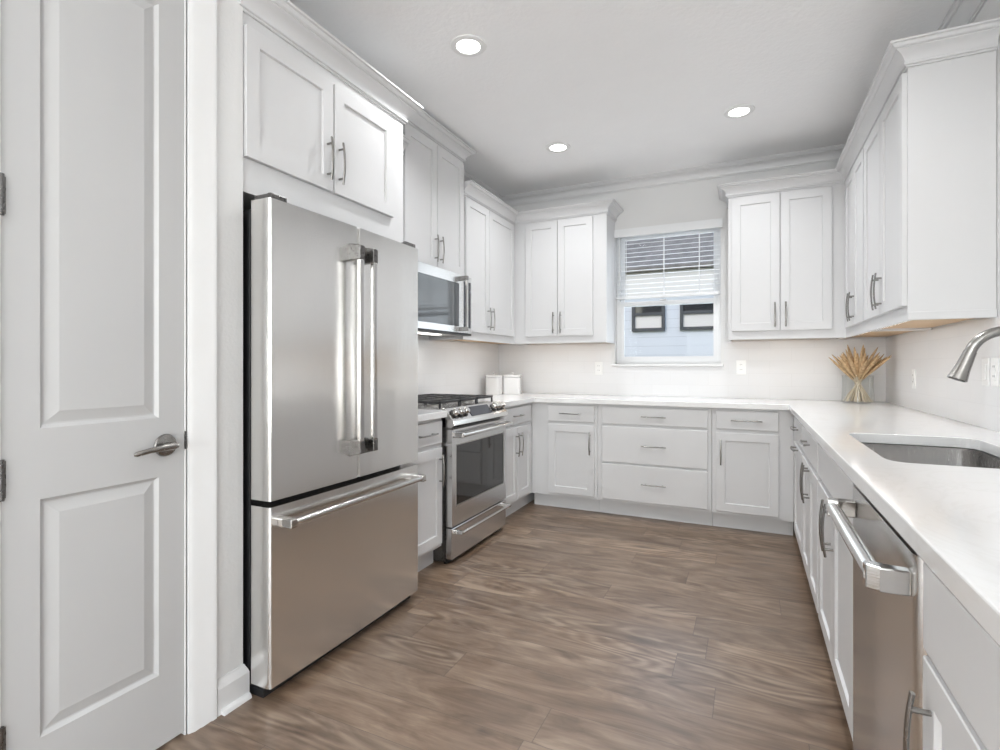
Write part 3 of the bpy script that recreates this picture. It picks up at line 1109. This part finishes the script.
dl = fdoor(0, .4475, .704, 1.772, 'door')
dr_ = fdoor(.4525, WF, .704, 1.772, 'door')
dw = fdoor(0, WF, .045, .682, 'freezer_drawer')
b = MB(); b.box(.01, .4425, .1, .1115, .71, 1.765).box(.4575, WF - .01, .1, .1115, .71, 1.765).box(.01, WF - .01, .1, .1115, .05, .676)
b.build('door_gasket', 'black', fr)
for x in (.03, WF - .07):
    b = MB(); b.box(x - .02, x + .05, .01, .10, 1.773, 1.792).tube([(x + .005, .04, 1.77), (x + .005, .04, 1.80)], .012, 12)
    b.build('hinge_cover', 'handle_dark', fr, bevel=.003)
for x, sgn in ((.4475 - .040, -1), (.4525 + .040, 1)):
    P_ = dl if sgn < 0 else dr_
    b = MB()
    b.box(x - .013, x + .013, -.060, -.038, .865, 1.625)
    h = b.build('handle', 'steel_polish', P_, bevel=.005, seg=3)
    for za, zz in ((.812, .868), (1.622, 1.682)):
        b = MB()
        b.prism([(-.060, za if za > 1 else za + .004), (-.060, zz), (-.006 + .008, zz + (.012 if za > 1 else 0)), (.004, za - (.0 if za > 1 else .012))][::1], x - .0150, x + .0150, 'x')
        b.build('handle_bracket', 'handle_dark', P_, bevel=.003)
b = MB()
hzr = .625
b.tube([(.055, -.050, hzr), (WF - .055, -.050, hzr)], .0125, 20)
b.build('handle', 'steel_polish', dw, smooth=True)
for x in (.030, WF - .062):
    b = MB()
    b.box(x, x + .032, -.064, .006, hzr - .017, hzr + .017)
    b.build('handle_bracket', 'steel_polish', dw, bevel=.006, seg=3)

# ================================================================= RANGE
rg = thing('gas_range', 'slide-in stainless steel gas range with black grates on the left wall', 'range', (-1.585, 2.653, 0), PI / 2)
WG = .758
b = MB(); b.box(.001, WG - .001, .045, .654, .012, .9045); b.build('body', 'handle_dark', rg)
for x, y in ((.05, .10), (WG - .05, .10), (.05, .6), (WG - .05, .6)):
    b = MB(); b.tube([(x, y, 0), (x, y, .014)], .015, 12); b.build('foot', 'black', rg)
b = MB(); b.box(.004, WG - .004, .04, .06, .0, .035); b.build('kick_plate', 'black', rg)
b = MB(); b.box(.002, WG - .002, 0, .044, .030, .214); dwr = b.build('storage_drawer', 'steel_h', rg, bevel=.005, seg=3)
b = MB(); b.tube([(.045, -.045, .186), (WG - .03, -.045, .186)], .010, 18)
b.build('handle', 'steel_polish', dwr, smooth=True)
for x in (.034, WG - .056):
    b = MB()
    b.box(x, x + .024, -.052, .002, .174, .198)
    b.build('handle_bracket', 'steel_polish', dwr, bevel=.004)
# oven door: frame around glass
b = MB()
wx0, wx1, wz0, wz1 = .052, WG - .045, .345, .702
Z0, Z1 = .224, .800
b.box(.002, wx0, 0, .044, Z0, Z1).box(wx1, WG - .002, 0, .044, Z0, Z1).box(wx0, wx1, 0, .044, Z0, wz0).box(wx0, wx1, 0, .044, wz1, Z1)
od = b.build('oven_door', 'steel_h', rg)
b = MB(); b.box(wx0, wx1, .003, .03, wz0, wz1); b.build('oven_window', 'dark_glass', od)
b = MB(); b.box(wx0 - .006, wx1 + .006, -.0012, .003, wz0 - .006, wz0).box(wx0 - .006, wx1 + .006, -.0012, .003, wz1, wz1 + .006)
b.box(wx0 - .006, wx0, -.0012, .003, wz0 - .006, wz1 + .006).box(wx1, wx1 + .006, -.0012, .003, wz0 - .006, wz1 + .006)
b.build('window_trim', 'steel_side', od)
b = MB(); b.tube([(.030, -.055, .768), (WG - .030, -.055, .768)], .0125, 20); b.build('handle', 'steel_polish', od, smooth=True)
for x in (.018, WG - .046):
    b = MB()
    b.box(x, x + .028, -.064, .002, .753, .783)
    b.build('handle_bracket', 'steel_polish', od, bevel=.005)
# control panel, leaning back
b = MB(); b.prism([(.004, .812), (-.020, .826), (-.012, .852), (.050, .925), (.075, .925), (.075, .812)], .001, WG - .001, 'x')
cp = b.build('control_panel', 'steel_polish', rg, bevel=.003)
nv = Vector((0, -.073, .062)).normalized()        # panel normal
pc = Vector((0, .019, .8885))
tv = Vector((0, .062, .073)).normalized()
b = MB()
q = []
for x in (.245, .530):
    for s_ in (-.036, .036):
        q.append((x, s_))
P3 = lambda x, s_, d: tuple(Vector((x, pc.y, pc.z)) + tv * s_ + nv * d)
vsx = [P3(.245, -.034, .001), (P3(.530, -.034, .001)), P3(.530, .034, .001), P3(.245, .034, .001)]
vsx2 = [P3(.245, -.034, .004), (P3(.530, -.034, .004)), P3(.530, .034, .004), P3(.245, .034, .004)]
b.quad(*vsx2)
for k in range(4):
    b.quad(vsx[k], vsx[(k + 1) % 4], vsx2[(k + 1) % 4], vsx2[k])
b.build('display', 'display', cp)
for x in (.050, .115, .180, .585, .645, .705):
    b = MB()
    o = Vector((x, pc.y, pc.z))
    b.tube([o, o + nv * .004], [.027, .026], 24)
    b.tube([o + nv * .004, o + nv * .012, o + nv * .034, o + nv * .037], [.019, .022, .020, .017], 24)
    k = b.build('knob', 'steel_polish', rg, smooth=True)
    b = MB()
    b.tube([o + nv * .0005, o + nv * .0055], [.0285, .0285], 24)
    b.build('knob_ring', 'black', k)
# cooktop
b = MB(); b.box(0, WG, .070, .654, .905, .922); b.box(.0, WG, .634, .654, .9222, .935); b.build('cooktop', 'steel_h', rg, bevel=.004)
burn = [(.17, .23), (.17, .50), (.38, .365), (.59, .23), (.59, .50)]
for x, y in burn:
    b = MB()
    b.lathe([(0, .922), (.052, .922), (.050, .932), (.040, .936), (0, .936)], (x, y, 0), 28)
    bn = b.build('burner', 'steel_side', rg, smooth=True)
    b = MB(); b.lathe([(0, .936), (.038, .936), (.040, .940), (.036, .946), (0, .948)], (x, y, 0), 28)
    b.build('burner_cap', 'cast_iron', bn, smooth=True)
for gx0, gx1 in ((.022, .262), (.266, .492), (.496, .736)):
    b = MB()
    t_ = .006
    zt_, zl = .966, .950
    b.box(gx0, gx1, .095, .095 + 2 * t_, zl, zt_).box(gx0, gx1, .625 - 2 * t_, .625, zl, zt_)
    b.box(gx0, gx0 + 2 * t_, .095, .625, zl, zt_).box(gx1 - 2 * t_, gx1, .095, .625, zl, zt_)
    xm = (gx0 + gx1) / 2
    b.box(gx0, gx1, .355, .355 + 2 * t_, zl, zt_)
    b.box(xm - t_, xm + t_, .10, .62, zl + .004, zt_)
    b.box(gx0, gx1, .225, .225 + 2 * t_, zl + .004, zt_).box(gx0, gx1, .490, .490 + 2 * t_, zl + .004, zt_)
    for xx in (gx0, gx1 - 2 * t_):
        for yy in (.095, .355, .625 - 2 * t_):
            b.box(xx, xx + 2 * t_, yy, yy + 2 * t_, .922, zl)
    b.build('grate', 'cast_iron', rg, bevel=.003)

# ================================================================= MICROWAVE
mw = thing('microwave', 'stainless over-the-range microwave hung below the tall cabinet', 'microwave', (-1.868, 2.653, 1.405), PI / 2)
WM, HM = .758, .428
b = MB(); b.box(0, WM, .022, .378, 0, HM); b.build('body', 'steel_side', mw, bevel=.003)
b = MB(); b.box(.0, .62, 0, .021, .012, .055).box(0, .62, 0, .021, .362, HM).box(0, .05, 0, .021, .055, .362).box(.575, .62, 0, .021, .055, .362)
md = b.build('door', 'steel_h', mw)
b = MB(); b.box(.05, .575, .002, .018, .055, .362); b.build('door_window', 'microwave_glass', md)
b = MB(); b.box(.623, WM, 0, .021, .012, HM); pn = b.build('control_panel', 'steel_h', mw, bevel=.002)
b = MB(); b.box(.640, WM - .016, -.0012, .0, .05, HM - .04); b.build('keypad', 'display', pn)
b = MB(); b.box(0, WM, .002, .06, -.004, .010)
b.build('vent_grille', 'black', mw)
b = MB(); b.box(.585, .607, -.058, -.042, .048, HM - .035); hh = b.build('handle', 'steel_polish', md, bevel=.004, seg=3)
b = MB(); b.box(.584, .608, -.060, .0, .022, .052); b.build('handle_bracket', 'handle_dark', md, bevel=.004)
b = MB(); b.box(.584, .608, -.060, .0, HM - .045, HM - .012); b.build('handle_bracket', 'handle_dark', md, bevel=.004)
b = MB(); b.box(.22, .54, .13, .20, -.003, -.0005); b.build('cooktop_light', 'led', mw)
area('microwave_lamp', (.38, .165, -.006), (.30, .06), 1.5, (0, 0, 0), (1, .97, .92), parent=mw)

# ================================================================= DISHWASHER (local x -> -Y, y -> +X)
dwm = thing('dishwasher', 'stainless steel dishwasher under the counter beside the sink cabinet', 'dishwasher', (.258, 1.702, 0), -PI / 2)
WDW = .603
b = MB(); b.box(.004, WDW - .004, .045, .62, .10, .868); b.build('body', 'black', dwm)
b = MB(); b.box(.004, WDW - .004, .08, .10, .0, .10); b.build('toe_kick', 'black', dwm)
b = MB()
prof = [(0.002, .044), (.002, .006), (.004, .002), (.008, 0), (WDW - .028, 0), (WDW - .018, .002), (WDW - .009, .008), (WDW - .004, .018), (WDW - .003, .044)]
lo = [b.bm.verts.new((x, y, .115)) for x, y in prof]; hi = [b.bm.verts.new((x, y, .855)) for x, y in prof]
for k in range(len(prof)):
    b.bm.faces.new((lo[k], lo[(k + 1) % len(prof)], hi[(k + 1) % len(prof)], hi[k]))
b.bm.faces.new(lo); b.bm.faces.new(hi)
dd = b.build('door', 'steel_fridge', dwm, smooth=True)
b = MB(); b.tube([(.045, -.052, .800), (WDW - .045, -.052, .800)], .0165, 20); b.build('handle', 'steel_polish', dd, smooth=True)
for x0_, sgn in ((.028, 1), (WDW - .028, -1)):
    b = MB()
    b.prism([(x0_, .0), (x0_ + sgn * .001, -.046), (x0_ + sgn * .012, -.066), (x0_ + sgn * .034, -.0665), (x0_ + sgn * .036, -.040), (x0_ + sgn * .030, -.034), (x0_ + sgn * .026, 0)], .777, .821, 'z')
    b.build('handle_bracket', 'steel_polish', dd, bevel=.003)

# ================================================================= SMALL THINGS
# glass vase with dried spears
VX, VY = .702, 4.425
M['vase_glass'] = pane_glass('vase_glass', (.98, .985, .98, 1), 1.35, .3)
va = thing('glass_vase', 'clear glass vase on the counter in the back right corner', 'vase', (VX, VY, CT + .0003))
b = MB()
b.lathe([(0, 0), (.094, 0), (.100, .005), (.098, .05), (.094, .12), (.094, .185), (.097, .195), (.0955, .197), (.0925, .186), (.0905, .12), (.094, .05), (.095, .014), (.08, .010), (0, .010)], seg=48)
b.build('vessel', 'vase_glass', va, smooth=True)
rs = random.Random(11)
tips = []
N_SP = 34
for i in range(N_SP):
    a = 2 * PI * i / N_SP * 2.4 + rs.uniform(-.15, .15)
    k = math.sqrt((i + .6) / N_SP)
    tilt = k * math.radians(52)
    # waist of the bunch at the rim
    wz = .178 + rs.uniform(-.02, .02)
    wr = .030 * k
    wp = Vector((wr * math.cos(a), wr * math.sin(a), wz))
    d = Vector((math.sin(tilt) * math.cos(a), math.sin(tilt) * math.sin(a), math.cos(tilt)))
    Ls = rs.uniform(.20, .25)
    # keep clear of the two walls behind
    tip = wp + d * (Ls + .02)
    lim_x, lim_y = WR - VX - .03, WB - VY - .03
    if tip.x > lim_x * .93 or tip.y > lim_y:
        d = Vector((min(d.x, (lim_x * .93 - wp.x) / Ls), min(d.y, (lim_y - wp.y) / Ls), d.z)).normalized()
    tips.append((wp, d, Ls, a, k))
for i, (wp, d, Ls, a, k) in enumerate(tips):
    o = thing('dried_spear', 'dried tan plant spear standing in the glass vase bunch', 'dried plant', (VX, VY, CT + .0003), 0, 'dried spears in the glass vase')
    b = MB()
    n = 12
    pts = [wp + d * (Ls * (.02 + .98 * j / n)) + Vector((0, 0, -.01 * (j / n) ** 2)) for j in range(n + 1)]
    rad = [max(.0016, .0125 * math.sin(PI * min(1, (j / n) * .93 + .07)) ** .6) for j in range(n + 1)]
    b.tube(pts, rad, 10, flat=(1.0, .75))
    b.build('seed_head', 'straw', o, smooth=True)
    # stem crosses the middle and splays out to the foot of the vase
    fa_, fr_ = a + rs.uniform(1.8, 4.4), .088 * math.sqrt(rs.uniform(.05, 1.0))
    foot = Vector((fr_ * math.cos(fa_), fr_ * math.sin(fa_), .012))
    b = MB()
    b.tube([wp + d * .006, wp, wp * .70 + foot * .06 + Vector((0, 0, .028)), foot * .62 + Vector((0, 0, .062)), foot],
           [.0034, .0034, .0034, .0038, .0042], 8)
    b.build('stem', 'stem', o, smooth=True)

# two white canisters in the left corner
def canister(label, x, y, w, d, h, rz):
    t = thing('kitchen_canister', label, 'canister', (x, y, CT + .0003), rz, 'white canisters in the back left corner')
    b = MB(); b.prism(rrect(-w / 2, w / 2, -d / 2, d / 2, .022), 0, h - .03, 'z'); b.build('jar', 'ceramic', t, bevel=.004)
    b = MB(); b.prism(rrect(-w / 2 - .002, w / 2 + .002, -d / 2 - .002, d / 2 + .002, .024), h - .028, h - .006, 'z')
    l = b.build('lid', 'ceramic', t, bevel=.004)
    b = MB(); b.lathe([(0, h - .006), (.012, h - .006), (.010, h + .004), (.014, h + .012), (.008, h + .017), (0, h + .018)], seg=20)
    b.build('knob', 'ceramic', l, smooth=True)


canister('white lidded canister beside the range end of the back left corner', -2.125, 4.31, .13, .13, .185, .1)
canister('white lidded canister to the right of its twin in the back left corner', -2.01, 4.47, .16, .16, .185, .3)


def outlet(label, loc, rz, kind='outlet'):
    t = thing('wall_outlet' if kind == 'outlet' else 'light_switch', label, 'outlet' if kind == 'outlet' else 'light switch', loc, rz,
              'white wall plates on the backsplash')
    b = MB(); b.box(-.036, .036, -.005, 0, -.058, .058); p = b.build('plate', 'plastic', t, bevel=.002)
    if kind == 'outlet':
        for zc in (-.02, .02):
            b = MB(); b.prism(rrect(-.016, .016, zc - .0155, zc + .0155, .008), -.0075, -.005, 'y'); r = b.build('receptacle', 'plastic', p)
            b = MB()
            for x in (-.006, .006):
                b.box(x - .0012, x + .0012, -.0082, -.0076, zc - .001, zc + .007)
            b.build('slots', 'black', r)
    else:
        b = MB(); b.box(-.017, .017, -.009, -.005, -.034, .034); b.build('rocker', 'plastic', p, bevel=.002)


outlet('white outlet plate on the backsplash left of the window', (-1.235, WB - th, 1.155), 0)
outlet('white outlet plate on the backsplash right of the window', (-.056, WB - th, 1.165), 0)
outlet('white outlet plate on the right wall beside the glass vase', (WR - th, 3.93, 1.10), -PI / 2)
outlet('white rocker switch plate on the right wall behind the faucet', (WR - th, 2.87, 1.155), -PI / 2, 'switch')
outlet('white outlet plate at the right picture edge, nearer than the rocker switch', (WR - th, 2.775, 1.155), -PI / 2)

# recessed ceiling lights
cl = thing('ceiling_light', 'round recessed ceiling light nearest the refrigerator', 'ceiling light', (-1.306, 2.35, ZC), 0, 'recessed ceiling lights')
b = MB(); b.lathe([(.060, -.006), (.064, -.009), (.090, -.006), (.094, -.0005), (.060, -.0005)], seg=40); b.build('trim_ring', 'plastic', cl, smooth=True)
b = MB(); b.lathe([(0, -.0065), (.060, -.0065), (.060, -.001), (0, -.001)], seg=40); b.build('lens', 'lamp', cl)
area('downlight', (0, 0, -.012), (.12, .12), 6.6, (0, 0, 0), (.97, .985, 1), 'DISK', cl, math.radians(135))
for lab, x, y in (('round recessed ceiling light nearest the back left corner cabinets', -1.301, 3.731),
                  ('round recessed ceiling light in front of the back right cabinets', -.056, 3.703),
                  ('round recessed ceiling light above the sink side of the kitchen', -.056, 2.35),
                  ('round recessed ceiling light behind the camera on the fridge side', -1.0, -.6),
                  ('round recessed ceiling light behind the camera, middle of the room', .9, -1.6)):
    c = copy_tree(cl)
    c.location = (x, y, ZC)
    c['label'] = lab


# under-cabinet LED strips
def led(label, x0, x1, y0, y1, p):
    z = u0 + .012
    t = thing('under_cabinet_light', label, 'light', ((x0 + x1) / 2, (y0 + y1) / 2, z), 0, 'strip lights under the wall cabinets')
    wx, wy = (x1 - x0) / 2, (y1 - y0) / 2
    b = MB(); b.box(-wx, wx, -wy, wy, -.006, 0); h = b.build('housing', 'plastic', t)
    b = MB(); b.box(-wx + .004, wx - .004, -wy + .004, wy - .004, -.008, -.0062); b.build('diffuser', 'led', t)
    area('strip_lamp', (0, 0, -.0095), (2 * wx - .008, 2 * wy - .006), p, (0, 0, 0), (1, .985, .96), parent=t)


led('strip light under the cabinet left of the window', -1.86, -1.14, 4.386, 4.402, 0.35)
led('strip light under the cabinet right of the window', -.09, .58, 4.386, 4.402, 0.35)
led('strip light under the left wall corner cabinet', -1.982, -1.966, 3.47, 4.28, 0.4)
led('strip light under the right wall corner cabinet', .6445, .6605, 3.70, 4.32, 0.32)
led('strip light under the nearest right wall cabinet', .6445, .6605, 2.86, 3.58, 0.45)
